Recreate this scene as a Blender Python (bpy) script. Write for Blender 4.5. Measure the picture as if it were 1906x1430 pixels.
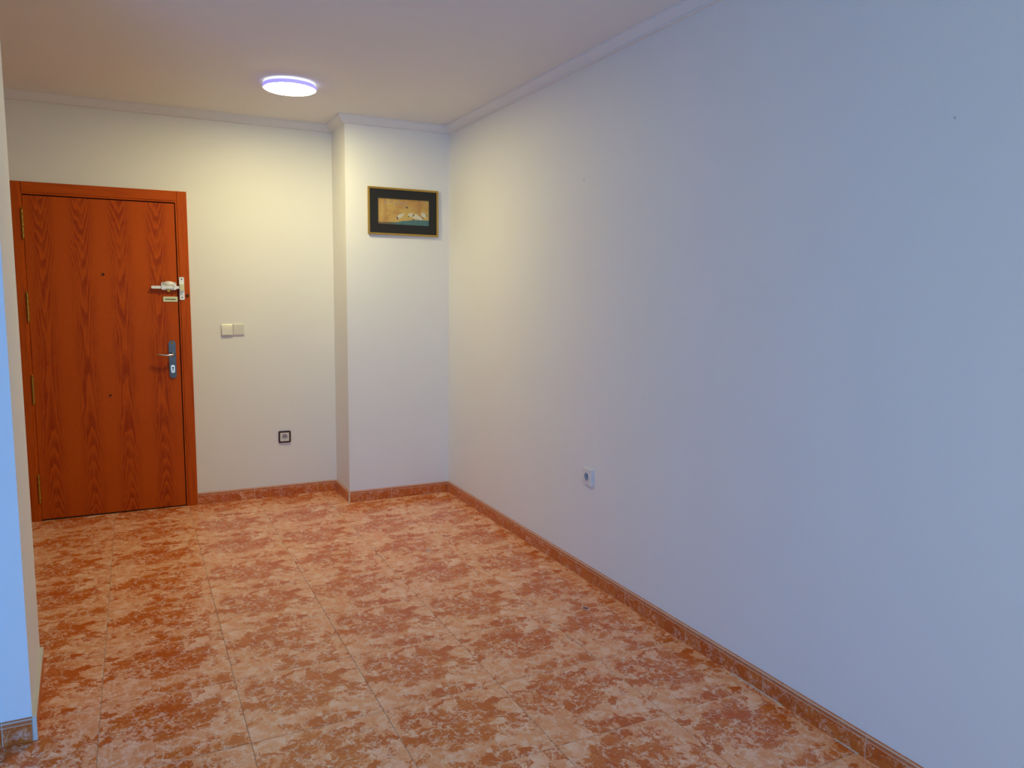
import bpy, bmesh, math, random
from mathutils import Vector, Matrix

for o in list(bpy.data.objects):
    bpy.data.objects.remove(o)
C = bpy.context.scene.collection
scn = bpy.context.scene

# ------------------------------------------------------------------ camera, world, lights, exposure
cam = bpy.data.cameras.new('camera')
cam_o = bpy.data.objects.new('camera', cam); C.objects.link(cam_o)
cam.sensor_width = 36.0
cam.lens = 1406.4 / 1906 * 36.0
cam.clip_start = 0.02
_R = Vector((0.89472, -0.44647, 0.0117)); _U = Vector((0.04228, 0.11074, 0.99295)); _F = Vector((0.44461, 0.88792, -0.11795))
m = Matrix((( _R.x, _U.x, -_F.x, 0), (_R.y, _U.y, -_F.y, 0), (_R.z, _U.z, -_F.z, 1.4602), (0, 0, 0, 1)))
cam_o.matrix_world = m
scn.camera = cam_o

w = bpy.data.worlds.new('dusk'); scn.world = w; w.use_nodes = True
w.node_tree.nodes['Background'].inputs[0].default_value = (0.10, 0.32, 1.0, 1)
w.node_tree.nodes['Background'].inputs[1].default_value = 0.15

def area(name, loc, rot, sx, sy, col, power):
    l = bpy.data.lights.new(name, 'AREA'); l.shape = 'RECTANGLE'; l.size = sx; l.size_y = sy
    l.color = col; l.energy = power
    o = bpy.data.objects.new(name, l); C.objects.link(o); o.location = loc; o.rotation_euler = rot
    return o
# blue dusk daylight from behind the camera: low balcony area, plus an added fill
area('balcony_daylight', (-2.0, -.64, .50), (math.radians(74), 0, 0), 1.78, .9, (0.03, 0.31, 0.98), 84)  # kept low and strong to build up blue at the partition's foot
area('window_fill', (1.0, -.64, 1.25), (math.radians(80), 0, 0), 1.6, 1.6, (0.72, 0.92, 0.95), 16.5)  # added fill for the right wall, placed at the unseen added window
# LED ceiling lamp strength (used by the lamp's diffuser material below)
LAMP = 104.0
LAMP_COL = (1.0, 0.885, 0.44)

vs = scn.view_settings
scn.display_settings.display_device = 'sRGB'
vs.view_transform = 'Standard'; vs.look = 'None'; vs.gamma = 1.0; vs.exposure = 0.0
vs.use_curve_mapping = False

# ------------------------------------------------------------------ helpers
def bx(bm, x0, x1, y0, y1, z0, z1):
    vs_ = [bm.verts.new((x, y, z)) for z in (z0, z1) for x, y in ((x0, y0), (x1, y0), (x1, y1), (x0, y1))]
    for f in ((3, 2, 1, 0), (4, 5, 6, 7), (0, 1, 5, 4), (1, 2, 6, 5), (2, 3, 7, 6), (3, 0, 4, 7)):
        bm.faces.new([vs_[i] for i in f])
    return bm

def box(*a):
    return bx(bmesh.new(), *a)

def prism(bm, pts, axis, a, b, mat=0):
    """extrude the 2-D outline pts along an axis: x -> pts are (y,z); y -> (x,z); z -> (x,y)"""
    def P(p, t):
        return {'x': (t, p[0], p[1]), 'y': (p[0], t, p[1]), 'z': (p[0], p[1], t)}[axis]
    A = [bm.verts.new(P(p, a)) for p in pts]; B = [bm.verts.new(P(p, b)) for p in pts]
    n = len(pts)
    fs = [bm.faces.new(A), bm.faces.new(B[::-1])]
    for i in range(n):
        fs.append(bm.faces.new((A[i], B[i], B[(i + 1) % n], A[(i + 1) % n])))
    for f in fs: f.material_index = mat
    return bm

def rrect(x0, x1, z0, z1, r, n=5):
    pts = []
    for cx, cz, a0 in ((x1 - r, z1 - r, 0), (x0 + r, z1 - r, 90), (x0 + r, z0 + r, 180), (x1 - r, z0 + r, 270)):
        for k in range(n + 1):
            a = math.radians(a0 + 90 * k / n)
            pts.append((cx + r * math.cos(a), cz + r * math.sin(a)))
    return pts

def ring_prism(bm, outer, inner, axis, a, b):
    """a plate with a hole; outer and inner outlines have the same number of points"""
    def P(p, t):
        return {'x': (t, p[0], p[1]), 'y': (p[0], t, p[1]), 'z': (p[0], p[1], t)}[axis]
    L = [[bm.verts.new(P(p, t)) for p in o] for o, t in ((outer, a), (inner, a), (inner, b), (outer, b))]
    n = len(outer)
    for k in range(4):
        A, B = L[k], L[(k + 1) % 4]
        for i in range(n):
            bm.faces.new((A[i], A[(i + 1) % n], B[(i + 1) % n], B[i]))
    return bm

def lathe(bm, prof, axis, c, n=32, cap=True):
    """revolve (r, t) profile about an axis through c"""
    def P(r, t, a):
        u, v = r * math.cos(a), r * math.sin(a)
        return {'z': (c[0] + u, c[1] + v, c[2] + t), 'y': (c[0] + u, c[1] + t, c[2] + v), 'x': (c[0] + t, c[1] + u, c[2] + v)}[axis]
    R = [[bm.verts.new(P(r, t, 2 * math.pi * k / n)) for k in range(n)] for r, t in prof]
    for A, B in zip(R, R[1:]):
        for k in range(n):
            bm.faces.new((A[k], A[(k + 1) % n], B[(k + 1) % n], B[k]))
    if cap:
        bm.faces.new(R[0][::-1]); bm.faces.new(R[-1])
    return bm

def tube(bm, pts, rads, n=10):
    rings = []
    for i, p in enumerate(pts):
        p = Vector(p)
        d = (Vector(pts[min(i + 1, len(pts) - 1)]) - Vector(pts[max(i - 1, 0)])).normalized()
        u = d.cross(Vector((0, 0, 1)))
        if u.length < 1e-3: u = d.cross(Vector((1, 0, 0)))
        u.normalize(); v = d.cross(u)
        rings.append([bm.verts.new(p + (u * math.cos(2 * math.pi * k / n) + v * math.sin(2 * math.pi * k / n)) * rads[i]) for k in range(n)])
    for A, B in zip(rings, rings[1:]):
        for k in range(n):
            bm.faces.new((A[k], A[(k + 1) % n], B[(k + 1) % n], B[k]))
    bm.faces.new(rings[0][::-1]); bm.faces.new(rings[-1])
    return bm

def mesh(name, bm, mats, bevel=0, smooth=False):
    if bevel:
        bmesh.ops.bevel(bm, geom=[e for e in bm.edges], offset=bevel, segments=2, affect='EDGES', clamp_overlap=True)
    bmesh.ops.recalc_face_normals(bm, faces=bm.faces)
    me = bpy.data.meshes.new(name); bm.to_mesh(me); bm.free()
    for mt in (mats if isinstance(mats, (list, tuple)) else [mats]): me.materials.append(mt)
    if smooth:
        me.shade_smooth() if hasattr(me, 'shade_smooth') else None
        me.set_sharp_from_angle(angle=math.radians(35))
    return me

def obj(name, bm, mats, parent=None, loc=(0, 0, 0), bevel=0, smooth=False, label=None):
    me = bm if isinstance(bm, bpy.types.Mesh) else mesh(name, bm, mats, bevel, smooth)
    o = bpy.data.objects.new(name, me); C.objects.link(o); o.location = loc
    if parent: o.parent = parent
    if label: o['label'] = label
    return o

def tag(o, label, cat, group=None, kind=None):
    o['label'] = label; o['category'] = cat
    if group: o['group'] = group
    if kind: o['kind'] = kind
    return o

def thing(name, loc, label, cat, group=None, kind=None):
    o = bpy.data.objects.new(name, None); C.objects.link(o); o.location = loc; o.empty_display_size = 0.05
    return tag(o, label, cat, group, kind)

# ------------------------------------------------------------------ materials
class NT:
    def __init__(s, name):
        s.m = bpy.data.materials.new(name); s.m.use_nodes = True
        s.t = s.m.node_tree; s.p = s.t.nodes['Principled BSDF']
    def n(s, kind, **kw):
        nd = s.t.nodes.new(kind)
        for k, v in kw.items(): setattr(nd, k, v)
        return nd
    def put(s, nd, i, v):
        if isinstance(v, bpy.types.NodeSocket): s.t.links.new(v, nd.inputs[i])
        elif v is not None: nd.inputs[i].default_value = v
    def math(s, op, a, b=None, c=None, clamp=False):
        nd = s.n('ShaderNodeMath', operation=op, use_clamp=clamp)
        s.put(nd, 0, a); s.put(nd, 1, b); s.put(nd, 2, c)
        return nd.outputs[0]
    def vmath(s, op, a, b=None):
        nd = s.n('ShaderNodeVectorMath', operation=op); s.put(nd, 0, a)
        if b is not None:
            if op == 'SCALE': s.put(nd, 3, b)
            else: s.put(nd, 1, b)
        return nd.outputs[1] if op in ('LENGTH', 'DISTANCE') else nd.outputs[0]
    def noise(s, vec, scale, detail=3, rough=.55, color=False, dist=0, w=None):
        nd = s.n('ShaderNodeTexNoise'); nd.noise_dimensions = '4D' if w is not None else '3D'
        s.put(nd, 'Vector', vec); s.put(nd, 'Scale', scale); s.put(nd, 'Detail', detail); s.put(nd, 'Roughness', rough); s.put(nd, 'Distortion', dist)
        if w is not None: s.put(nd, 'W', w)
        return nd.outputs['Color'] if color else nd.outputs[0]
    def sm(s, v, a, b, lo=0., hi=1.):
        nd = s.n('ShaderNodeMapRange', interpolation_type='SMOOTHSTEP')
        s.put(nd, 0, v); s.put(nd, 1, a); s.put(nd, 2, b); s.put(nd, 3, lo); s.put(nd, 4, hi)
        return nd.outputs[0]
    def mix(s, f, a, b):
        nd = s.n('ShaderNodeMix', data_type='RGBA')
        s.put(nd, 0, f)
        s.put(nd, 6, a if isinstance(a, bpy.types.NodeSocket) else (*a, 1)); s.put(nd, 7, b if isinstance(b, bpy.types.NodeSocket) else (*b, 1))
        return nd.outputs[2]
    def bump(s, h, strength=.2, dist=.002):
        nd = s.n('ShaderNodeBump'); s.put(nd, 'Height', h); nd.inputs['Strength'].default_value = strength; nd.inputs['Distance'].default_value = dist
        s.t.links.new(nd.outputs[0], s.p.inputs['Normal'])
    def coord(s, out='Object'):
        return s.n('ShaderNodeTexCoord').outputs[out]
    def done(s, col=None, rough=.5, metal=0, **kw):
        if col is not None: s.put(s.p, 'Base Color', col if isinstance(col, bpy.types.NodeSocket) else (*col, 1))
        s.put(s.p, 'Roughness', rough); s.put(s.p, 'Metallic', metal)
        for k, v in kw.items(): s.put(s.p, k, v)
        return s.m

def paint(name, col, rough=.6, tex=.12, var=.03):
    s = NT(name); P = s.coord()
    a = s.noise(P, 3.0, 3); b = s.noise(P, 150, 2, .6)
    dark = tuple(c * (1 - var) for c in col)
    s.bump(b, tex, .0012)
    return s.done(s.mix(a, dark, col), rough)

def simple(name, col, rough=.4, metal=0, var=.12, scale=60, **kw):
    s = NT(name); P = s.coord()
    c = s.mix(s.noise(P, scale, 3), tuple(x * (1 - var) for x in col), col)
    return s.done(c, rough, metal, **kw)

M = {}
M['wall'] = paint('wall_paint', (.88, .87, .83))
M['ceiling'] = paint('ceiling_paint', (.87, .86, .83), .8, .08)
M['coving'] = paint('plaster_coving', (.86, .85, .82), .7, .03)
M['grout'] = simple('floor_grout', (.40, .27, .19), .8)
M['skgrout'] = simple('skirting_grout', (.80, .60, .44), .8)
M['caulk'] = simple('cream_caulk', (.72, .66, .56), .6)

def marble(name, orange=0.0, rough=.17, skirting=False):
    """printed marble-look ceramic: orange clasts in a peach and cream ground with pale veins"""
    s = NT(name); P = s.coord()
    inf = s.n('ShaderNodeObjectInfo').outputs['Random']
    w = s.math('MULTIPLY', s.math('FLOOR', s.math('MULTIPLY', inf, 3.999)), 3.7)      # four prints of the same tile
    if skirting: w = s.math('MULTIPLY', inf, 40)
    n1 = s.vmath('SUBTRACT', s.noise(P, 9, 4, .6, True, w=w), (.5, .5, .5))
    n2 = s.vmath('SUBTRACT', s.noise(P, 38, 4, .65, True, w=w), (.5, .5, .5))
    Q = s.vmath('ADD', s.vmath('ADD', P, s.vmath('SCALE', n1, .13)), s.vmath('SCALE', n2, .035))
    Q = s.vmath('ADD', Q, s.n('ShaderNodeCombineXYZ').outputs[0])
    vo = s.n('ShaderNodeTexVoronoi', voronoi_dimensions='4D', feature='F1'); s.put(vo, 'Vector', Q); s.put(vo, 'Scale', 17); s.put(vo, 'W', w)
    cell = s.n('ShaderNodeSeparateColor'); s.put(cell, 0, vo.outputs['Color'])
    c1 = cell.outputs[0]; c2 = cell.outputs[1]
    vo2 = s.n('ShaderNodeTexVoronoi', voronoi_dimensions='4D', feature='F1'); s.put(vo2, 'Vector', Q); s.put(vo2, 'Scale', 52); s.put(vo2, 'W', w)
    cell2 = s.n('ShaderNodeSeparateColor'); s.put(cell2, 0, vo2.outputs['Color'])
    edge = s.n('ShaderNodeTexVoronoi', voronoi_dimensions='3D', feature='DISTANCE_TO_EDGE'); s.put(edge, 'Vector', s.vmath('ADD', s.vmath('ADD', Q, s.vmath('SCALE', n2, .03)), (3.1, 1.7, .4))); s.put(edge, 'Scale', 15)
    edge2 = s.n('ShaderNodeTexVoronoi', voronoi_dimensions='3D', feature='DISTANCE_TO_EDGE'); s.put(edge2, 'Vector', Q); s.put(edge2, 'Scale', 40)
    xyz = s.n('ShaderNodeSeparateXYZ'); s.put(xyz, 0, s.vmath('ADD', P, s.vmath('SCALE', n1, .12)))
    X, Y = xyz.outputs[0], xyz.outputs[1]
    def blob(cx, cy, rx, ry):
        dx = s.math('DIVIDE', s.math('SUBTRACT', X, cx), rx); dy = s.math('DIVIDE', s.math('SUBTRACT', Y, cy), ry)
        d = s.math('ADD', s.math('MULTIPLY', dx, dx), s.math('MULTIPLY', dy, dy))
        return s.sm(d, .25, 1.5, 1., 0.)
    if skirting:
        mask = .75
    else:
        mask = s.math('MAXIMUM', s.math('MAXIMUM', blob(-.02, .05, .20, .15), blob(-.15, .05, .07, .09)), s.math('MULTIPLY', blob(.06, -.20, .15, .05), .9))
    mid = s.noise(P, 14, 3, .6, w=w)
    fine = s.noise(P, 70, 4, .7, w=w)
    # large clasts
    v = s.math('ADD', s.math('MULTIPLY', c1, .60), s.math('MULTIPLY', mid, .55))
    v = s.math('ADD', v, s.math('MULTIPLY', mask, .44))
    v = s.math('ADD', v, s.math('MULTIPLY', s.math('SUBTRACT', fine, .5), .9))
    v = s.math('ADD', v, s.math('MULTIPLY', s.math('SUBTRACT', cell2.outputs[0], .5), .22))
    clast = s.sm(v, .69 - orange, .88 - orange)
    ground = s.mix(s.sm(mid, .35, .65), (.82, .355, .175), (.93, .54, .355))
    ground = s.mix(s.math('MULTIPLY', s.sm(cell2.outputs[1], .5, .7), .55), ground, (.78, .29, .10))
    ground = s.mix(s.math('MULTIPLY', s.sm(s.math('ADD', c2, s.math('MULTIPLY', s.math('SUBTRACT', fine, .5), .5)), .62, .72), .5), ground, (.80, .32, .12))
    orangec = s.mix(c2, (.62, .125, .016), (.72, .20, .035))
    orangec = s.mix(s.sm(fine, .35, .7), s.mix(.45, orangec, (.42, .075, .015)), orangec)
    col = s.mix(clast, ground, orangec)
    # peach transitional halo
    # veins
    ve = s.math('MULTIPLY', s.sm(edge.outputs['Distance'], .0, .075, 1., 0.), s.sm(s.noise(P, 20, 3, w=w), .41, .57))
    ve2 = s.math('MULTIPLY', s.sm(edge2.outputs['Distance'], .0, .14, 1., 0.), s.sm(s.noise(P, 27, 3, w=w), .50, .64))
    vein = s.math('MAXIMUM', s.math('MULTIPLY', ve, .75), s.math('MULTIPLY', ve2, .62))
    if skirting: vein = s.math('MULTIPLY', vein, .6)
    col = s.mix(vein, col, (.94, .68, .50))
    # tiny plum flecks
    fl = s.math('MULTIPLY', s.sm(s.noise(P, 150, 3, .7, w=w), .61, .68), s.sm(s.noise(P, 16, 2, w=w), .50, .62))
    col = s.mix(s.math('MULTIPLY', fl, .65), col, (.20, .09, .10))
    if skirting:
        z = s.n('ShaderNodeSeparateXYZ'); s.put(z, 0, P)
        Z = z.outputs[2]
        line = s.math('MULTIPLY', s.sm(Z, .0585, .060), s.sm(Z, .0625, .064, 1., 0.))
        bead = s.sm(Z, .063, .065)
        col = s.mix(s.math('MULTIPLY', bead, .6), col, (.55, .20, .09))
        col = s.mix(s.math('MULTIPLY', line, .7), col, (.78, .50, .33))
    return s.done(col, s.math('ADD', rough, s.math('MULTIPLY', fine, .08)), **{'Specular IOR Level': .36})
M['tile'] = marble('marble_look_tile', .0)
M['skirting'] = marble('marble_look_skirting', .22, .25, True)

def wood(name, veneer=True, horizontal=False):
    s = NT(name); P = s.coord()
    xyz = s.n('ShaderNodeSeparateXYZ'); s.put(xyz, 0, P)
    X, Z = xyz.outputs[0], xyz.outputs[2]
    if veneer:
        # four slip-matched veneer leaves, each a cathedral figure: cups above, peaks below
        q = s.math('DIVIDE', s.math('ADD', X, .012), .212)
        u = s.math('MULTIPLY', s.math('SUBTRACT', s.math('FRACT', q), .47), .212)
        leaf = s.math('FLOOR', q)
        cv = s.n('ShaderNodeCombineXYZ'); s.put(cv, 0, s.math('MULTIPLY', u, 5)); s.put(cv, 1, s.math('MULTIPLY', leaf, .07)); s.put(cv, 2, Z)
        wob = s.math('SUBTRACT', s.noise(cv.outputs[0], 2.6, 3, .55), .5)
        wob2 = s.math('SUBTRACT', s.noise(cv.outputs[0], 11, 3, .6), .5)
        u = s.math('ADD', u, s.math('MULTIPLY', wob, .03))
        zz = s.math('SUBTRACT', Z, 1.0)
        F = s.math('SUBTRACT', s.math('MULTIPLY', s.math('MULTIPLY', zz, zz), 7.0), s.math('MULTIPLY', s.math('MULTIPLY', u, u), 900.))
        F = s.math('ADD', F, s.math('ADD', s.math('MULTIPLY', wob, 2.4), s.math('MULTIPLY', wob2, .8)))
        fr = s.math('FRACT', s.math('MULTIPLY', F, 1.0))
        band = s.math('MULTIPLY', s.sm(fr, .0, .62), s.sm(fr, .80, 1.0, 1., 0.))
        au = s.math('ABSOLUTE', u)
        near = s.sm(au, .035, .085, 1., .15)
        band = s.math('MULTIPLY', band, near)
        band = s.math('MULTIPLY', band, s.sm(s.noise(cv.outputs[0], 6, 3), .32, .60, .35, 1.))
    else:
        cv = s.n('ShaderNodeCombineXYZ')
        s.put(cv, 0, X if not horizontal else s.math('MULTIPLY', X, .06)); s.put(cv, 1, .0); s.put(cv, 2, s.math('MULTIPLY', Z, .06) if not horizontal else Z)
        band = s.sm(s.noise(cv.outputs[0], 55, 4, .6), .45, .72)
    cg = s.n('ShaderNodeCombineXYZ')
    if horizontal:
        s.put(cg, 0, s.math('MULTIPLY', X, .05)); s.put(cg, 2, Z)
    else:
        s.put(cg, 0, X); s.put(cg, 2, s.math('MULTIPLY', Z, .05))
    pores = s.noise(cg.outputs[0], 420, 3, .6)
    lo, hi, dk = ((.50, .075, .002), (.60, .102, .003), (.27, .024, .001))
    col = s.mix(s.noise(P, 1.6, 2), lo, hi)
    col = s.mix(s.math('MULTIPLY', s.sm(pores, .48, .70), .22), col, dk)
    col = s.mix(s.math('MULTIPLY', band, .72 if veneer else .5), col, dk)
    s.bump(pores, .05, .0005)
    return s.done(col, .42, **{'Specular IOR Level': .16})
M['veneer'] = wood('oak_veneer_door')
M['casing'] = wood('oak_casing', False)
M['casing_h'] = wood('oak_casing_head', False, True)
M['brass'] = simple('brass', (.66, .42, .07), .32, 1.0, .5, 500)
M['brasspale'] = simple('pale_brass', (.86, .74, .38), .38, .7)
M['chrome'] = simple('chrome', (.80, .82, .84), .16, 1.0, .04)
M['steel'] = simple('brushed_steel', (.13, .14, .17), .28, 1.0, .3)
M['enamel'] = simple('silver_enamel', (.92, .93, .92), .25, .1, .03)
M['dark'] = simple('gap_shade', (.015, .008, .006), .8)  # near-black stands in for the shade inside gaps and holes
M['bronze'] = simple('dark_bronze', (.10, .055, .03), .4, .8)
M['plastic'] = simple('cream_plastic', (.78, .75, .66), .28, 0, .02)
M['socketw'] = simple('white_socket_plastic', (.82, .80, .76), .3, 0, .02)
M['well'] = simple('grey_socket_well', (.52, .50, .52), .4, 0, .05)
M['maroon'] = simple('dark_maroon_plastic', (.045, .010, .014), .3, 0, .1)
M['gold'] = simple('gold_frame', (.52, .33, .07), .38, .65)
M['black'] = simple('black_mount', (.012, .011, .010), .55, 0, .2)
M['stain'] = simple('grey_mark', (.50, .48, .46), .8)
M['grit'] = simple('grey_grit', (.14, .10, .11), .8)
M['white_metal'] = simple('white_lamp_metal', (.85, .85, .83), .35, 0, .02)

def emitter(name, col, strength):
    s = NT(name)
    s.put(s.p, 'Emission Color', (*col, 1)); s.put(s.p, 'Emission Strength', strength)
    return s.done(tuple(.8 * c for c in (1, 1, 1)), .5)
M['led'] = emitter('led_diffuser', LAMP_COL, LAMP)
M['ledbase'] = emitter('pale_light_base', (.95, .97, .85), .75)
M['ledrim'] = emitter('violet_fringe_rim', (.30, .24, 1.0), .75)  # violet lens fringe put in as the rim's own dim glow

# ------------------------------------------------------------------ room shell
XR, YB, YC, XC, XL, YF = 2.042, 5.486, 5.114, 1.301, -3.2, -.6
WX0, WX1, WZ = -2.93, -1.07, 2.1          # balcony opening in the wall behind the camera
VX0, VX1, VZ0 = .17, 1.83, .42           # unseen window added beside it for fill
PX, PXN, PY0, PY1 = -.378, -.349, 2.757, 3.30
ZC = 2.62
DX0, DX1, DZ = -.627, .343, 2.10          # door casing outer edges
LX0, LX1, LZ = -.571, .270, 2.027         # door leaf

def struct(name, bm, mt, label, cat):
    return tag(obj(name, bm, mt), label, cat, kind='structure')

# door wall, with the doorway cut out
b = prism(bmesh.new(), [(XL - .15, 0), (DX0 + .02, 0), (DX0 + .02, DZ - .02), (DX1 - .02, DZ - .02), (DX1 - .02, 0), (XC, 0), (XR + .15, 0), (XR + .15, ZC), (XL - .15, ZC)], 'y', YB, YB + .15)
struct('wall_back', b, M['wall'], 'cream painted wall at the back holding the wooden entrance door', 'wall')
struct('wall_column', box(XC, XR, YC, YB, 0, ZC), M['wall'], 'cream boxed-out column in the back right corner carrying the framed picture', 'wall')
struct('wall_right', box(XR, XR + .15, YF - .15, YB, 0, ZC), M['wall'], 'long pale wall on the right with one low white socket', 'wall')
struct('wall_partition', prism(bmesh.new(), [(XL, PY0), (PXN, PY0), (PX, PY1), (XL, PY1)], 'z', 0, ZC), M['wall'], 'end of a partition wall at the left edge lit blue', 'wall')
struct('wall_left', box(XL - .15, XL, YF - .15, YB, 0, ZC), M['wall'], 'plain painted wall closing the room on the left, out of view', 'wall')
b = bmesh.new()
bx(b, XL, WX0, YF - .15, YF, 0, ZC); bx(b, WX1, VX0, YF - .15, YF, 0, ZC); bx(b, VX1, XR, YF - .15, YF, 0, ZC)
bx(b, WX0, WX1, YF - .15, YF, WZ, ZC); bx(b, VX0, VX1, YF - .15, YF, WZ, ZC); bx(b, VX0, VX1, YF - .15, YF, 0, VZ0)
struct('wall_front', b, M['wall'], 'painted wall behind the viewer around the balcony door and added window, out of view', 'wall')
def wframe(name, x0, x1, z0, z1, lab):
    struct(name, ring_prism(bmesh.new(), [(x0, z0), (x1, z0), (x1, z1), (x0, z1)], [(x0 + .04, z0 + .04), (x1 - .04, z0 + .04), (x1 - .04, z1 - .04), (x0 + .04, z1 - .04)], 'y', YF - .13, YF - .07), M['white_metal'], lab, 'window')
wframe('window_1', WX0, WX1, 0, WZ, 'white frame of the open balcony door behind the viewer, out of view')
wframe('fill_window', VX0, VX1, VZ0, WZ, 'white frame of an added window behind the viewer, out of view')  # unseen window, added to go with the fill daylight
bm = bmesh.new()  # unseen slatted blind, added to suit the low balcony light
for k in range(22):
    z = 1.0 + k * .05
    prism(bm, [(YF - .060, z), (YF - .050, z + .004), (YF - .046, z + .024), (YF - .050, z + .044), (YF - .060, z + .0485)], 'x', WX0 + .002, WX1 - .002)
tag(obj('added_blind', bm, M['white_metal']), 'added white slatted blind above the low balcony daylight, out of view', 'blind')
struct('ceiling', box(XL - .15, XR + .15, YF - .15, YB + .15, ZC, ZC + .12), M['ceiling'], 'flat matt white ceiling with plaster coving round its edge', 'ceiling')

# ------------------------------------------------------------------ floor and its tiles
floor = struct('floor', box(XL - .15, XR + .15, YF - .15, YB + .15, -.06, -.0012), M['grout'], 'glossy orange and cream marble-look tiled floor', 'floor')
T = .445; J = .0009
X0, Y0 = .2845, 2.878
tile_cache = {}
def tile_mesh(w_, d_, ox, oy):
    k = (round(w_, 4), round(d_, 4), round(ox, 4), round(oy, 4))
    if k not in tile_cache:
        bm = bmesh.new()
        x0, x1, y0, y1 = ox - T / 2 + J, ox - T / 2 + J + w_, oy - T / 2 + J, oy - T / 2 + J + d_
        e = .0010
        lo = [bm.verts.new(p) for p in ((x0, y0, -.009), (x1, y0, -.009), (x1, y1, -.009), (x0, y1, -.009))]
        mi = [bm.verts.new(p) for p in ((x0, y0, -.0010), (x1, y0, -.0010), (x1, y1, -.0010), (x0, y1, -.0010))]
        hi = [bm.verts.new(p) for p in ((x0 + e, y0 + e, 0), (x1 - e, y0 + e, 0), (x1 - e, y1 - e, 0), (x0 + e, y1 - e, 0))]
        for A, B in ((lo, mi), (mi, hi)):
            for i in range(4): bm.faces.new((A[i], A[(i + 1) % 4], B[(i + 1) % 4], B[i]))
        bm.faces.new(hi); bm.faces.new(lo[::-1])
        tile_cache[k] = mesh('tile', bm, M['tile'])
    return tile_cache[k]
rt = random.Random(4)
for i in range(-8, 4):
    for j in range(-12, 6):
        ax, ay = X0 + i * T, Y0 + j * T                     # lower-left joint corner
        bx0, bx1 = max(ax, XL), min(ax + T, XR); by0, by1 = max(ay, YF), min(ay + T, YB)
        # cut against walls
        if bx1 - bx0 < .02 or by1 - by0 < .02: continue
        if ax + T < PX + .1 and ax + T <= PX and ay >= PY0 and ay + T <= PY1: continue
        me = tile_mesh(bx1 - bx0 - 2 * J, by1 - by0 - 2 * J, bx0 - ax, by0 - ay)
        o = bpy.data.objects.new('tile', me); C.objects.link(o)
        o.location = (ax + T / 2, ay + T / 2, rt.uniform(-.0003, .0003))
        o.rotation_euler = (rt.uniform(-.0007, .0007), rt.uniform(-.0007, .0007), 0)
        o.parent = floor

# ------------------------------------------------------------------ coving, mitred round the corners
def coving(name, f0, f1, label):
    prof = [(0, 2.571), (.024, 2.573), (.025, 2.576), (.023, 2.580)]
    for k in range(1, 8):
        a = k / 8
        prof.append((.025 + .021 * a, 2.583 + .026 * a))
    prof += [(.046, 2.612), (.051, 2.613), (.051, ZC), (0, ZC)]
    bm = bmesh.new()
    A = [bm.verts.new((*f0(n), z)) for n, z in prof]; B = [bm.verts.new((*f1(n), z)) for n, z in prof]
    k = len(prof)
    for i in range(k): bm.faces.new((A[i], A[(i + 1) % k], B[(i + 1) % k], B[i]))
    bm.faces.new(A[::-1]); bm.faces.new(B)
    struct(name, bm, M['coving'], label, 'coving')
cA = lambda n: (XC - n, YB - n); cB = lambda n: (XC - n, YC - n); cC = lambda n: (XR - n, YC - n)
coving('trim_1', lambda n: (XL, YB - n), cA, 'white plaster coving along the top of the wall above the door')
coving('trim_2', cA, cB, 'short white plaster coving on the narrow left side of the column')
coving('trim_3', cB, cC, 'white plaster coving above the framed picture')
coving('trim_4', cC, lambda n: (XR - n, YF), 'long white plaster coving along the top of the right wall')
pA = lambda n: (PX + n, PY1 + n); pB = lambda n: (PXN + n, PY0 - n)
coving('trim_5', lambda n: (XL, PY1 + n), pA, 'white plaster coving on the rear face of the partition')
coving('trim_6', pA, pB, 'white plaster coving round the end of the partition')
coving('trim_7', pB, lambda n: (XL, PY0 - n), 'white plaster coving on the blue-lit face of the partition')

# ------------------------------------------------------------------ tiled skirting
SKP = [(0, 0), (.0105, 0), (.0105, .059), (.0100, .0600), (.0100, .0628), (.0108, .0645), (.0108, .071), (.0085, .0765), (.004, .0788), (0, .0788)]
sk_cache = {}
def skirting(name, start, direction, normal, length, joints, label, extra=None):
    """start at floor on the wall; pieces between the joint distances; thin grout strip behind"""
    d = Vector((*direction, 0)); nrm = Vector((*normal, 0))
    st = Vector((*start, 0))
    mat = Matrix((( d.x, nrm.x, 0, st.x), (d.y, nrm.y, 0, st.y), (0, 0, 1, 0), (0, 0, 0, 1)))
    root = obj(name, box(0.0, length, 0, .0098, .0003, .0775), M['skgrout']); root.matrix_world = mat
    tag(root, label, 'skirting', kind='structure')
    js = [0] + [j for j in joints if .01 < j < length - .01] + [length]
    for a, c in zip(js, js[1:]):
        L = round(c - a - .0028, 4)
        if L not in sk_cache:
            bm = bmesh.new()
            prism(bm, SKP, 'x', 0, L)
            sk_cache[L] = mesh('skirting_tile', bm, M['skirting'])
        p = bpy.data.objects.new('skirting_tile', sk_cache[L]); C.objects.link(p)
        p.parent = root; p.location = (a + .0014, 0, .0004)
    return root
ryj = [5.05 - .4427 * k for k in range(18)]
skirting('baseboard_back', (DX1, YB), (1, 0), (0, -1), XC - .0108 - DX1, [.716 - DX1, 1.16 - DX1], 'orange marble-look tile skirting between the door and the column')
skirting('baseboard_column_side', (XC, YB), (0, -1), (-1, 0), YB - YC + .0108, [], 'short tile skirting on the narrow left side of the column')
skirting('baseboard_column', (XC, YC), (1, 0), (0, -1), XR - .0108 - XC, [1.6 - XC], 'orange tile skirting along the foot of the column under the picture')
br = skirting('baseboard_right', (XR, YC), (0, -1), (-1, 0), YC - YF, [YC - y for y in ryj], 'long orange tile skirting with pale joints along the right wall')
skirting('baseboard_partition', (XL, PY0), (1, 0), (0, -1), PXN - XL - .0005, [PXN - XL - .083 - .443 * k for k in range(6, -1, -1)], 'tile skirting on the blue-lit face of the partition at bottom left')
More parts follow.
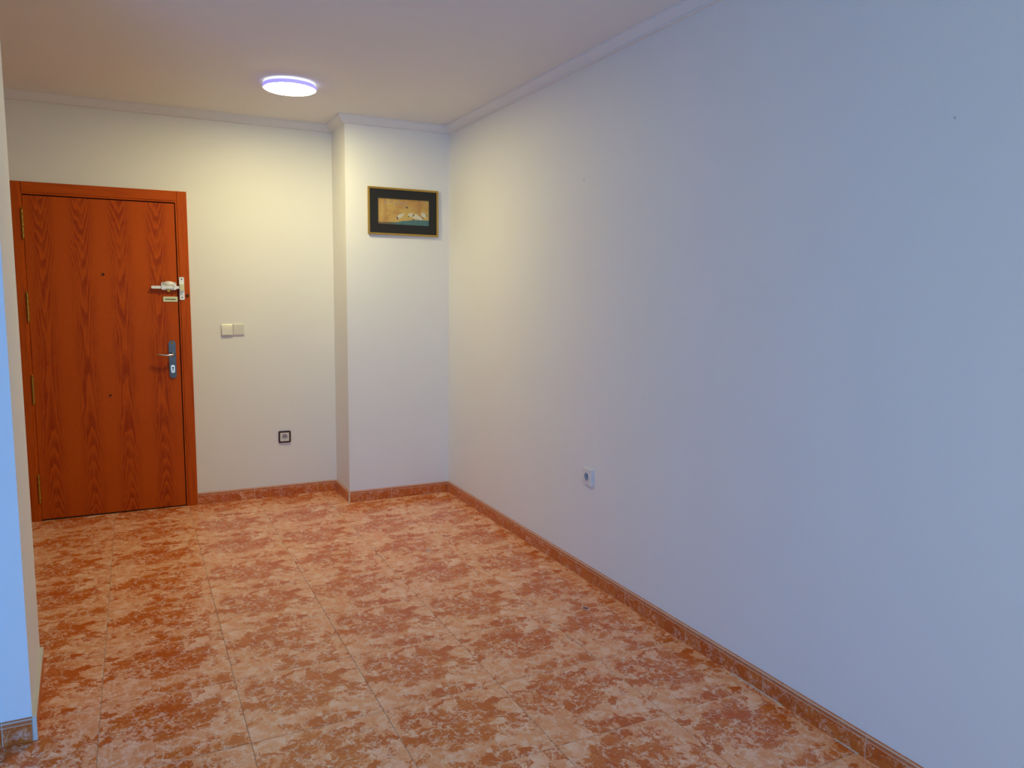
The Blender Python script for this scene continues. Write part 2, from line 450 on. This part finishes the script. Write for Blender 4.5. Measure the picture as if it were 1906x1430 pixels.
# the end piece stands proud of the corner, its raw pale edge showing
_d = Vector((PXN - PX, PY0 - PY1)).normalized()
be = skirting('baseboard_partition_end', (PX, PY1), (_d.x, _d.y), (-_d.y, _d.x), PY1 - PY0 + .011, [], 'tile skirting on the end of the partition, pale raw edge facing out')
obj('raw_edge', box(PY1 - PY0 + .0102, PY1 - PY0 + .0122, 0, .0125, .0006, .079), M['caulk'], be, label='pale raw end of the skirting tile')
obj('plaster_lip', box(.0, PY1 - PY0 + .0105, 0, .0125, .0785, .0815), M['caulk'], be, label='thin pale plaster edge on top of the skirting')
# pale caulk left at the foot of the right-hand skirting
for ya, yb_ in ((2.11, 1.855), (1.625, 1.53)):
    obj('caulk_strip', box(YC - ya, YC - yb_, .0105, .0135, .0005, .0035), M['caulk'], br)
obj('paint_spot', lathe(bmesh.new(), [(.0001, 0), (.0032, .0002), (.0022, .0008), (.0001, .001)], 'y', (YC - 1.48, .0105, .050), 10), M['caulk'], br, label='small white spot of paint')

# ------------------------------------------------------------------ entrance door
door = thing('door_1', (LX0, YB, 0), 'red-brown oak veneered entrance door with four brass hinges and chrome bolt', 'door', kind='structure')
def dobj(name, bm, mt, parent=door, base=None, **kw):
    """bm in world coordinates; the object's origin is set at the parent's base"""
    base = Vector(base or (LX0, YB, 0)); bmesh.ops.translate(bm, verts=bm.verts, vec=-base)
    o = obj(name, bm, mt, **kw); o.parent = parent
    return o
LY0 = YB - .004                                   # face of the leaf
leaf = dobj('door_leaf', box(LX0 + .001, LX1 - .002, LY0, YB + .036, .008, LZ - .007), M['veneer'])
# casing: two uprights and a head, mitred, each with a moulded inner edge
g = .004
for nm, lab, x0, x1, s in (('jamb', 'door frame upright on the hinge side', DX0, LX0 - g * .3, -1), ('jamb', 'door frame upright on the lock side', LX1 + g, DX1, 1)):
    bm = bmesh.new()
    if s < 0:
        pts = [(x0, YB), (x0, YB - .011), (x0 + .003, YB - .014), (x1 - .012, YB - .014), (x1 - .009, YB - .010), (x1, YB - .010), (x1, YB + .05), (DX0 + .02, YB + .05), (DX0 + .02, YB)]
    else:
        pts = [(x1, YB), (x1, YB - .011), (x1 - .003, YB - .014), (x0 + .012, YB - .014), (x0 + .009, YB - .010), (x0, YB - .010), (x0, YB + .05), (DX1 - .02, YB + .05), (DX1 - .02, YB)]
    prism(bm, pts, 'z', 0.0005, DZ)
    dobj(nm, bm, M['casing'])
bm = bmesh.new()
zt, zb = DZ, LZ
prism(bm, [(YB, zt + .0002), (YB - .011, zt + .0002), (YB - .0145, zt - .003), (YB - .0145, zb + .012), (YB - .0105, zb + .009), (YB - .0105, zb), (YB + .05, zb), (YB + .05, zt - .02), (YB, zt - .02)], 'x', DX0 + .056, DX1 - .069)
dobj('frame_head', bm, M['casing_h'])
# rebate behind the gap round the leaf, its shade put into near-black colour
dobj('rebate', box(DX0 + .03, DX1 - .03, YB + .037, YB + .06, 0.0005, DZ - .03), M['dark'])
dobj('door_gap_shade', box(LX0, LX1 + g, YB - .004, YB + .036, 0.0004, .004), M['dark'], label='dark strip for the shade in the gap under the door')  # shade of the gap under the leaf laid in as a strip
# hinges: five-knuckle brass butts with ball finials
hmesh = None
for zt_, zb_ in ((1.95, 1.752), (1.444, 1.250), (.936, .738), (.306, .110)):
    L = .196
    if hmesh is None:
        bm = bmesh.new()
        kn = L / 6.2
        z = .0
        prof = [(.0012, 0), (.0032, .003), (.0040, .006), (.0022, .010)]
        for k in range(5):
            z0 = .011 + k * (L - .022) / 5; z1 = .011 + (k + 1) * (L - .022) / 5
            prof += [(.0026, z0), (.0052, z0 + .003), (.0052, z1 - .005), (.0026, z1 - .002)]
        prof += [(.003, L - .010), (.0048, L - .006), (.0038, L - .003), (.0015, L)]
        lathe(bm, prof, 'z', (0, -.0075, 0), 12)
        bx(bm, -.006, .0, -.0012, .0006, .012, L - .012)
        bx(bm, .0006, .006, -.0012, .0006, .012, L - .012)
        hmesh = mesh('hinge', bm, M['brass'], smooth=True)
    h = bpy.data.objects.new('hinge', hmesh); C.objects.link(h); h.parent = door
    h.location = (-.003, -.0105, zb_)
# peep hole and lower stud
for x, z, r in ((-.160, 1.555, .0085), (-.154, .781, .0075)):
    bm = lathe(bmesh.new(), [(.0001, 0), (r, .0), (r, -.003), (r * .75, -.005), (r * .5, -.0035), (.0001, -.003)], 'y', (x, LY0, z), 18, cap=False)
    o = dobj('peephole' if z > 1 else 'door_stud', bm, M['bronze'], smooth=True)
# surface bolt on the lock side
bolt = dobj('bolt_housing', prism(bmesh.new(), rrect(.172, .262, 1.462, 1.513, .010), 'y', LY0, LY0 - .005), M['enamel'], label='silver bolt lock fixed on the leaf')
def bobj(nm, bm, mt, **kw): return dobj(nm, bm, mt, parent=bolt, **kw)
# domed lock body
bm = bmesh.new()
N = 20; rings = []
for t in range(6):
    a = math.radians(90 * t / 5)
    rings.append([bm.verts.new((.217 + .036 * math.cos(a) * math.cos(2 * math.pi * i / N), LY0 - .005 - .026 * math.sin(a), 1.499 + .0215 * math.cos(a) * math.sin(2 * math.pi * i / N))) for i in range(N)] if t < 5 else None)
for A, B in zip(rings[:4], rings[1:5]):
    for i in range(N): bm.faces.new((A[i], A[(i + 1) % N], B[(i + 1) % N], B[i]))
top = bm.verts.new((.217, LY0 - .031, 1.499))
for i in range(N): bm.faces.new((rings[4][i], rings[4][(i + 1) % N], top))
bm.faces.new(rings[0][::-1])
bobj('lock_dome', bm, M['enamel'], smooth=True)
bobj('bolt_bar', prism(bmesh.new(), rrect(.112, .300, 1.470, 1.488, .005), 'y', LY0 - .012, LY0 - .028), M['enamel'], smooth=True, label='sliding silver bar')
bm = bmesh.new()
for x in (.180, .252): 
    bx(bm, x - .007, x + .007, LY0 - .031, LY0 - .005, 1.464, 1.470); bx(bm, x - .007, x + .007, LY0 - .031, LY0 - .005, 1.4885, 1.494); bx(bm, x - .007, x + .007, LY0 - .034, LY0 - .031, 1.464, 1.494)
bobj('bolt_guide', bm, M['enamel'])
bobj('key_cylinder', lathe(bmesh.new(), [(.0001, 0), (.011, 0), (.011, -.012), (.009, -.014), (.0001, -.014)], 'y', (.214, LY0 - .004, 1.459), 16, cap=False), M['brass'], smooth=True, label='brass key cylinder')
bm = bmesh.new()
for x, z in ((.180, 1.507), (.254, 1.507), (.180, 1.468 - .0015), (.254, 1.466)):
    lathe(bm, [(.0001, 0), (.003, 0), (.003, -.0015), (.0001, -.002)], 'y', (x, LY0 - .005, z), 8, cap=False)
bobj('screw', bm, M['bronze'])
# keeper on the frame
FY = YB - .0142
keep = dobj('bolt_keeper', prism(bmesh.new(), rrect(.2795, .3095, 1.398, 1.547, .006), 'y', FY, FY - .004), M['enamel'], label='silver keeper plate on the frame')
bm = bmesh.new()
bx(bm, .281, .308, FY - .024, FY - .004, 1.494, 1.500); bx(bm, .281, .308, FY - .024, FY - .004, 1.458, 1.464); bx(bm, .281, .308, FY - .028, FY - .024, 1.458, 1.500)
dobj('keeper_loop', bm, M['brasspale'], parent=keep)
bm = bmesh.new()
for z in (1.534, 1.414): lathe(bm, [(.0001, 0), (.0042, 0), (.0042, -.0015), (.0001, -.002)], 'y', (.2945, FY - .004, z), 10, cap=False)
dobj('screw', bm, M['bronze'], parent=keep)
# small brass plate with a dark slot
pl = dobj('brass_plate', prism(bmesh.new(), rrect(.180, .267, 1.385, 1.419, .004), 'y', LY0, LY0 - .005), M['brasspale'], label='small pale brass plate with a dark slot')
dobj('slot', box(.192, .255, LY0 - .0056, LY0 - .0048, 1.3985, 1.4035), M['dark'], parent=pl)
# little brass catch on the frame edge
dobj('frame_catch', lathe(bmesh.new(), [(.0001, 0), (.009, 0), (.010, -.004), (.007, -.012), (.0001, -.014)], 'y', (.327, FY, 1.427), 14, cap=False), M['bronze'], smooth=True, label='small bronze catch knob on the frame')
# lever handle on a long back plate
esc = dobj('handle_plate', prism(bmesh.new(), rrect(.200, .243, .880, 1.130, .019), 'y', LY0, LY0 - .008), M['steel'], bevel=.0015, smooth=True, label='long grey steel handle plate')
dobj('lever', tube(bmesh.new(), [(.222, LY0 - .006, 1.038), (.222, LY0 - .040, 1.038), (.219, LY0 - .053, 1.038), (.210, LY0 - .058, 1.0375), (.185, LY0 - .060, 1.036), (.160, LY0 - .059, 1.040), (.137, LY0 - .056, 1.044), (.125, LY0 - .052, 1.045)],
     [.010, .009, .0095, .009, .0075, .0065, .0055, .003], 12), M['chrome'], parent=esc, smooth=True, label='curved chrome lever')
dobj('lever_rose', lathe(bmesh.new(), [(.0001, 0), (.016, 0), (.016, -.004), (.012, -.007), (.0001, -.007)], 'y', (.222, LY0 - .0078, 1.038), 18, cap=False), M['steel'], parent=esc, smooth=True)
dobj('keyhole_cover', prism(bmesh.new(), rrect(.209, .233, .915, .968, .010), 'y', LY0 - .0078, LY0 - .0115), M['chrome'], parent=esc, smooth=True, label='bright keyhole surround')
bm = lathe(bmesh.new(), [(.0001, 0), (.0055, 0), (.0055, -.002), (.0001, -.002)], 'y', (.221, LY0 - .0115, .950), 12, cap=False); bx(bm, .2188, .2232, LY0 - .0135, LY0 - .0115, .930, .948)
dobj('keyhole', bm, M['dark'], parent=esc)
dobj('plate_cap', lathe(bmesh.new(), [(.0001, 0), (.008, 0), (.006, -.003), (.0001, -.004)], 'y', (.2215, LY0 - .0078, 1.115), 12, cap=False), M['brass'], parent=esc, smooth=True)

# ------------------------------------------------------------------ light switches on the back wall
sw = thing('light_switch', (.605, YB, 1.155), 'cream double rocker light switch on the wall right of the door', 'light switch')
def at(root, bm): bmesh.ops.translate(bm, verts=bm.verts, vec=-Vector(root.location)); return bm
bm = bmesh.new()
obj('back_plate', at(sw, prism(bm, rrect(.530, .680, 1.156, 1.240, .006), 'y', YB, YB - .006)), M['plastic'], sw, bevel=.001, smooth=True)
for x0, lo, hi in ((.533, .017, .008), (.607, .010, .014)):
    bm = bmesh.new()
    prism(bm, [(YB - .005, 1.163), (YB - lo, 1.163), (YB - (lo + hi) / 2 - .001, 1.198), (YB - hi, 1.234), (YB - hi + .004, 1.2385), (YB - .005, 1.2385)], 'x', x0, x0 + .070)
    obj('rocker', at(sw, bm), M['plastic'], sw, bevel=.0015, smooth=True)

# ------------------------------------------------------------------ power sockets
so = thing('wall_socket', (.9315, YB, .387), 'cream power socket with a dark maroon surround low on the back wall', 'power socket')
x0, x1, z0, z1 = .889, .974, .387, .472
obj('surround', at(so, ring_prism(bmesh.new(), rrect(x0, x1, z0, z1, .009), rrect(x0 + .011, x1 - .011, z0 + .011, z1 - .011, .002), 'y', YB, YB - .010)), M['maroon'], so, smooth=True, label='dark maroon square surround')
def circ(cx, cz, r, n=32, ph=0): return [(cx + r * math.cos(2 * math.pi * k / n + ph), cz + r * math.sin(2 * math.pi * k / n + ph)) for k in range(n)]
def sq(cx, cz, h, n=32):
    out = []
    for k in range(n):
        a = 2 * math.pi * k / n; c_, s_ = math.cos(a), math.sin(a); q = h / max(abs(c_), abs(s_)); out.append((cx + q * c_, cz + q * s_))
    return out
cx, cz = (x0 + x1) / 2, (z0 + z1) / 2
obj('face_plate', at(so, ring_prism(bmesh.new(), sq(cx, cz, .0312), circ(cx, cz, .0195), 'y', YB - .0005, YB - .0085)), M['plastic'], so, smooth=True)
obj('socket_well', at(so, lathe(bmesh.new(), [(.0195, -.0075), (.0188, -.0025), (.0001, -.0022)], 'y', (cx, YB, cz), 32, cap=False)), M['well'], so, smooth=True, label='grey round socket well')
bm = bmesh.new()
for dx in (-.0095, .0095): lathe(bm, [(.0001, -.0023), (.003, -.0023), (.003, -.0032), (.0001, -.0032)], 'y', (cx + dx, YB, cz), 10, cap=False)
bx(bm, cx - .0085, cx + .0085, YB - .0034, YB - .0024, cz - .0012, cz + .0012)
obj('pin_hole', at(so, bm), M['dark'], so)

s2 = thing('wall_socket', (XR, 3.193, .500), 'plain white power socket low on the long right wall', 'power socket')
cy, cz = 3.193, .5425
obj('face_plate', at(s2, ring_prism(bmesh.new(), sq(cy, cz, .041), circ(cy, cz, .0205), 'x', XR, XR - .012)), M['socketw'], s2, bevel=0, smooth=True)
obj('rim', at(s2, ring_prism(bmesh.new(), circ(cy, cz, .0245), circ(cy, cz, .0205), 'x', XR - .012, XR - .0145)), M['socketw'], s2, smooth=True)
obj('socket_well', at(s2, lathe(bmesh.new(), [(.0203, -.014), (.0195, -.002), (.0001, -.0018)], 'x', (XR, cy, cz), 32, cap=False)), M['well'], s2, smooth=True, label='grey round socket well')
bm = bmesh.new()
for dy in (-.0095, .0095): lathe(bm, [(.0001, -.0019), (.003, -.0019), (.003, -.0028), (.0001, -.0028)], 'x', (XR, cy + dy, cz), 10, cap=False)
obj('pin_hole', at(s2, bm), M['dark'], s2)

# ------------------------------------------------------------------ framed picture
px0, px1, pz0, pz1 = 1.450, 1.955, 1.855, 2.174
pic = thing('framed_picture', ((px0 + px1) / 2, YC, pz0), 'small gold-framed picture with wide black mount hung on the column', 'picture')
fw = .013
def R4(e): return [(px0 + e, pz0 + e), (px1 - e, pz0 + e), (px1 - e, pz1 - e), (px0 + e, pz1 - e)]
bm = ring_prism(bmesh.new(), R4(0), R4(fw), 'y', YC - .002, YC - .018)
obj('frame', at(pic, bm), M['gold'], pic, bevel=.002, label='thin gold frame')
ax0, ax1, az0, az1 = 1.520, 1.889, 1.929, 2.103
bm = ring_prism(bmesh.new(), R4(fw - .001), [(ax0, az0), (ax1, az0), (ax1, az1), (ax0, az1)], 'y', YC - .003, YC - .011)
obj('mount', at(pic, bm), M['black'], pic, label='wide black mount')

def art_material():
    s = NT('art_paper'); P = s.coord()
    xyz = s.n('ShaderNodeSeparateXYZ'); s.put(xyz, 0, P); X, Z = xyz.outputs[0], xyz.outputs[2]
    W_, H_ = ax1 - ax0, az1 - az0
    wv = s.noise(P, 18, 3)
    base = s.mix(s.sm(s.noise(P, 9, 3), .35, .65), (.50, .27, .075), (.60, .42, .13))
    # faint vertical streaks of a tree trunk and foliage
    streak = s.math('MULTIPLY', s.sm(s.math('ABSOLUTE', s.math('SUBTRACT', s.math('ADD', X, s.math('MULTIPLY', wv, .03)), .070)), .004, .022, 1., 0.), .35)
    base = s.mix(streak, base, (.36, .16, .05))
    streak2 = s.math('MULTIPLY', s.sm(s.math('ABSOLUTE', s.math('SUBTRACT', X, .300)), .003, .022, 1., 0.), .3)
    base = s.mix(streak2, base, (.42, .17, .06))
    # teal water / bank rising to the right
    hgt = s.math('ADD', s.math('MULTIPLY', s.sm(X, .08, .30), .026), s.math('ADD', .006, s.math('MULTIPLY', wv, .014)))
    bank = s.sm(s.math('SUBTRACT', Z, hgt), -.003, .003, 1., 0.)
    teal = s.mix(s.noise(P, 60, 3), (.04, .13, .12), (.12, .24, .26))
    teal = s.mix(s.sm(X, .06, .16), (.15, .11, .07), teal)
    return s.done(s.mix(bank, base, teal), .5)
M['art'] = art_material()
M['bird_white'] = simple('ink_white', (.70, .66, .50), .6)
M['bird_dark'] = simple('ink_dark', (.09, .09, .10), .6)
M['bird_grey'] = simple('ink_grey', (.38, .31, .28), .6)
bm = box(ax0 - .003, ax1 + .003, YC - .0050, YC - .003, az0 - .003, az1 + .003)
bmesh.ops.translate(bm, verts=bm.verts, vec=-Vector((ax0, YC, az0)))
art = obj('art_print', bm, M['art'], pic, loc=(ax0 - pic.location.x, 0, az0 - pz0), label='gold-toned print of white birds above a blue-green bank')
# flat printed birds, lying on the paper (fractions of the print: x, z, half-width, half-height, tilt)
W_, H_ = ax1 - ax0, az1 - az0
bm = bmesh.new()
def flat(fx, fz, rx, rz, tilt, mi, n=14):
    t = math.radians(tilt); vs_ = []
    for k in range(n):
        a = 2 * math.pi * k / n; u, v = rx * math.cos(a), rz * math.sin(a) * (1 + .25 * math.cos(a))
        vs_.append((fx * W_ + u * math.cos(t) - v * math.sin(t), fz * H_ + u * math.sin(t) + v * math.cos(t)))
    prism(bm, vs_, 'y', -.0050 - flat.k, -.0049, mi); flat.k += .00002
flat.k = .0002
for a in ((.42, .33, .020, .013, 25, 0), (.48, .40, .012, .007, 50, 0), (.625, .40, .015, .013, -10, 0), (.66, .44, .008, .008, 0, 0), (.72, .33, .020, .012, 15, 0), (.77, .33, .020, .014, -20, 0),
          (.83, .28, .020, .011, 10, 0), (.88, .44, .017, .013, -35, 0), (.92, .40, .012, .010, -60, 0), (.74, .41, .010, .008, 0, 0),
          (.375, .25, .0045, .011, 0, 1), (.69, .39, .0045, .006, 0, 1), (.69, .22, .009, .004, -20, 1), (.87, .31, .010, .0035, -50, 1), (.955, .41, .004, .007, 10, 1), (.60, .34, .006, .003, 30, 1),
          (.35, .79, .016, .0035, 40, 2), (.41, .87, .010, .0035, 65, 2), (.46, .82, .010, .004, 20, 2), (.50, .74, .008, .004, -40, 2), (.56, .68, .008, .005, 0, 1), (.53, .86, .009, .005, 30, 2), (.15, .84, .010, .006, 40, 2), (.26, .86, .012, .004, 0, 2)):
    flat(*a)
b_ = obj('printed_bird', bm, [M['bird_white'], M['bird_dark'], M['bird_grey']], art, label='white and grey printed birds'); b_['kind'] = 'stuff'

# ------------------------------------------------------------------ ceiling lamp
LC = (.838, 4.497)
lamp = thing('ceiling_lamp', (*LC, ZC), 'round flush LED ceiling lamp glowing white in front of the door wall', 'lamp')
lamp.location = (*LC, ZC)
lz = ZC
obj('base_plate', lathe(bmesh.new(), [(.0001, 0), (.140, 0), (.142, -.004), (.142, -.014), (.0001, -.014)], 'z', (0, 0, 0), 56, cap=False), M['ledbase'], lamp, smooth=True, label='pale glowing base ring')
obj('rim', lathe(bmesh.new(), [(.125, -.014), (.144, -.014), (.1475, -.019), (.1475, -.030), (.144, -.034), (.139, -.034), (.139, -.020), (.125, -.018)], 'z', (0, 0, 0), 56, cap=False), M['ledrim'], lamp, smooth=True, label='lamp rim with violet fringe put in as glow')
obj('diffuser', lathe(bmesh.new(), [(.0001, -.022), (.1385, -.022), (.1385, -.034), (.134, -.037), (.10, -.0385), (.0001, -.039)], 'z', (0, 0, 0), 56, cap=False), M['led'], lamp, smooth=True, label='bright white diffuser')

# ------------------------------------------------------------------ small marks
def chip(name, loc, pts, h, mt, label, cat):
    bm = bmesh.new(); prism(bm, pts, 'z', 0, h)
    for v in bm.verts:
        if v.co.z > h * .5: v.co.x *= .7; v.co.y *= .7
    return tag(obj(name, bm, mt, loc=loc), label, cat)
chip('grit', (1.841, 2.877, .0004), [(-.012, .006), (-.004, .012), (.004, .004), (.012, -.004), (.008, -.011), (-.002, -.006)], .004, M['grit'], 'small dark grey crumb of dirt on the floor near the right wall', 'debris')
chip('paint_flake', (1.451, 3.943, .0004), [(-.016, .002), (-.004, .008), (.010, .006), (.017, -.002), (.006, -.007), (-.010, -.005)], .002, M['stain'], 'thin pale flake lying on the floor in the middle distance', 'debris')
def wallmark(y, z, r, lab):
    bm = lathe(bmesh.new(), [(.0001, 0), (r, 0), (r * .7, -.0012), (.0001, -.0015)], 'x', (0, 0, 0), 9, cap=False)
    for v in bm.verts: v.co.z *= 1.4; v.co.y += v.co.z * .4
    return tag(obj('wall_plug', bm, M['stain'], loc=(XR, y, z)), lab, 'wall plug')
wallmark(1.381, 1.956, .0028, 'tiny grey filled hole high on the right wall near the right edge')
wallmark(3.302, 2.032, .0035, 'faint grey filled hole in the right wall high above the white socket')
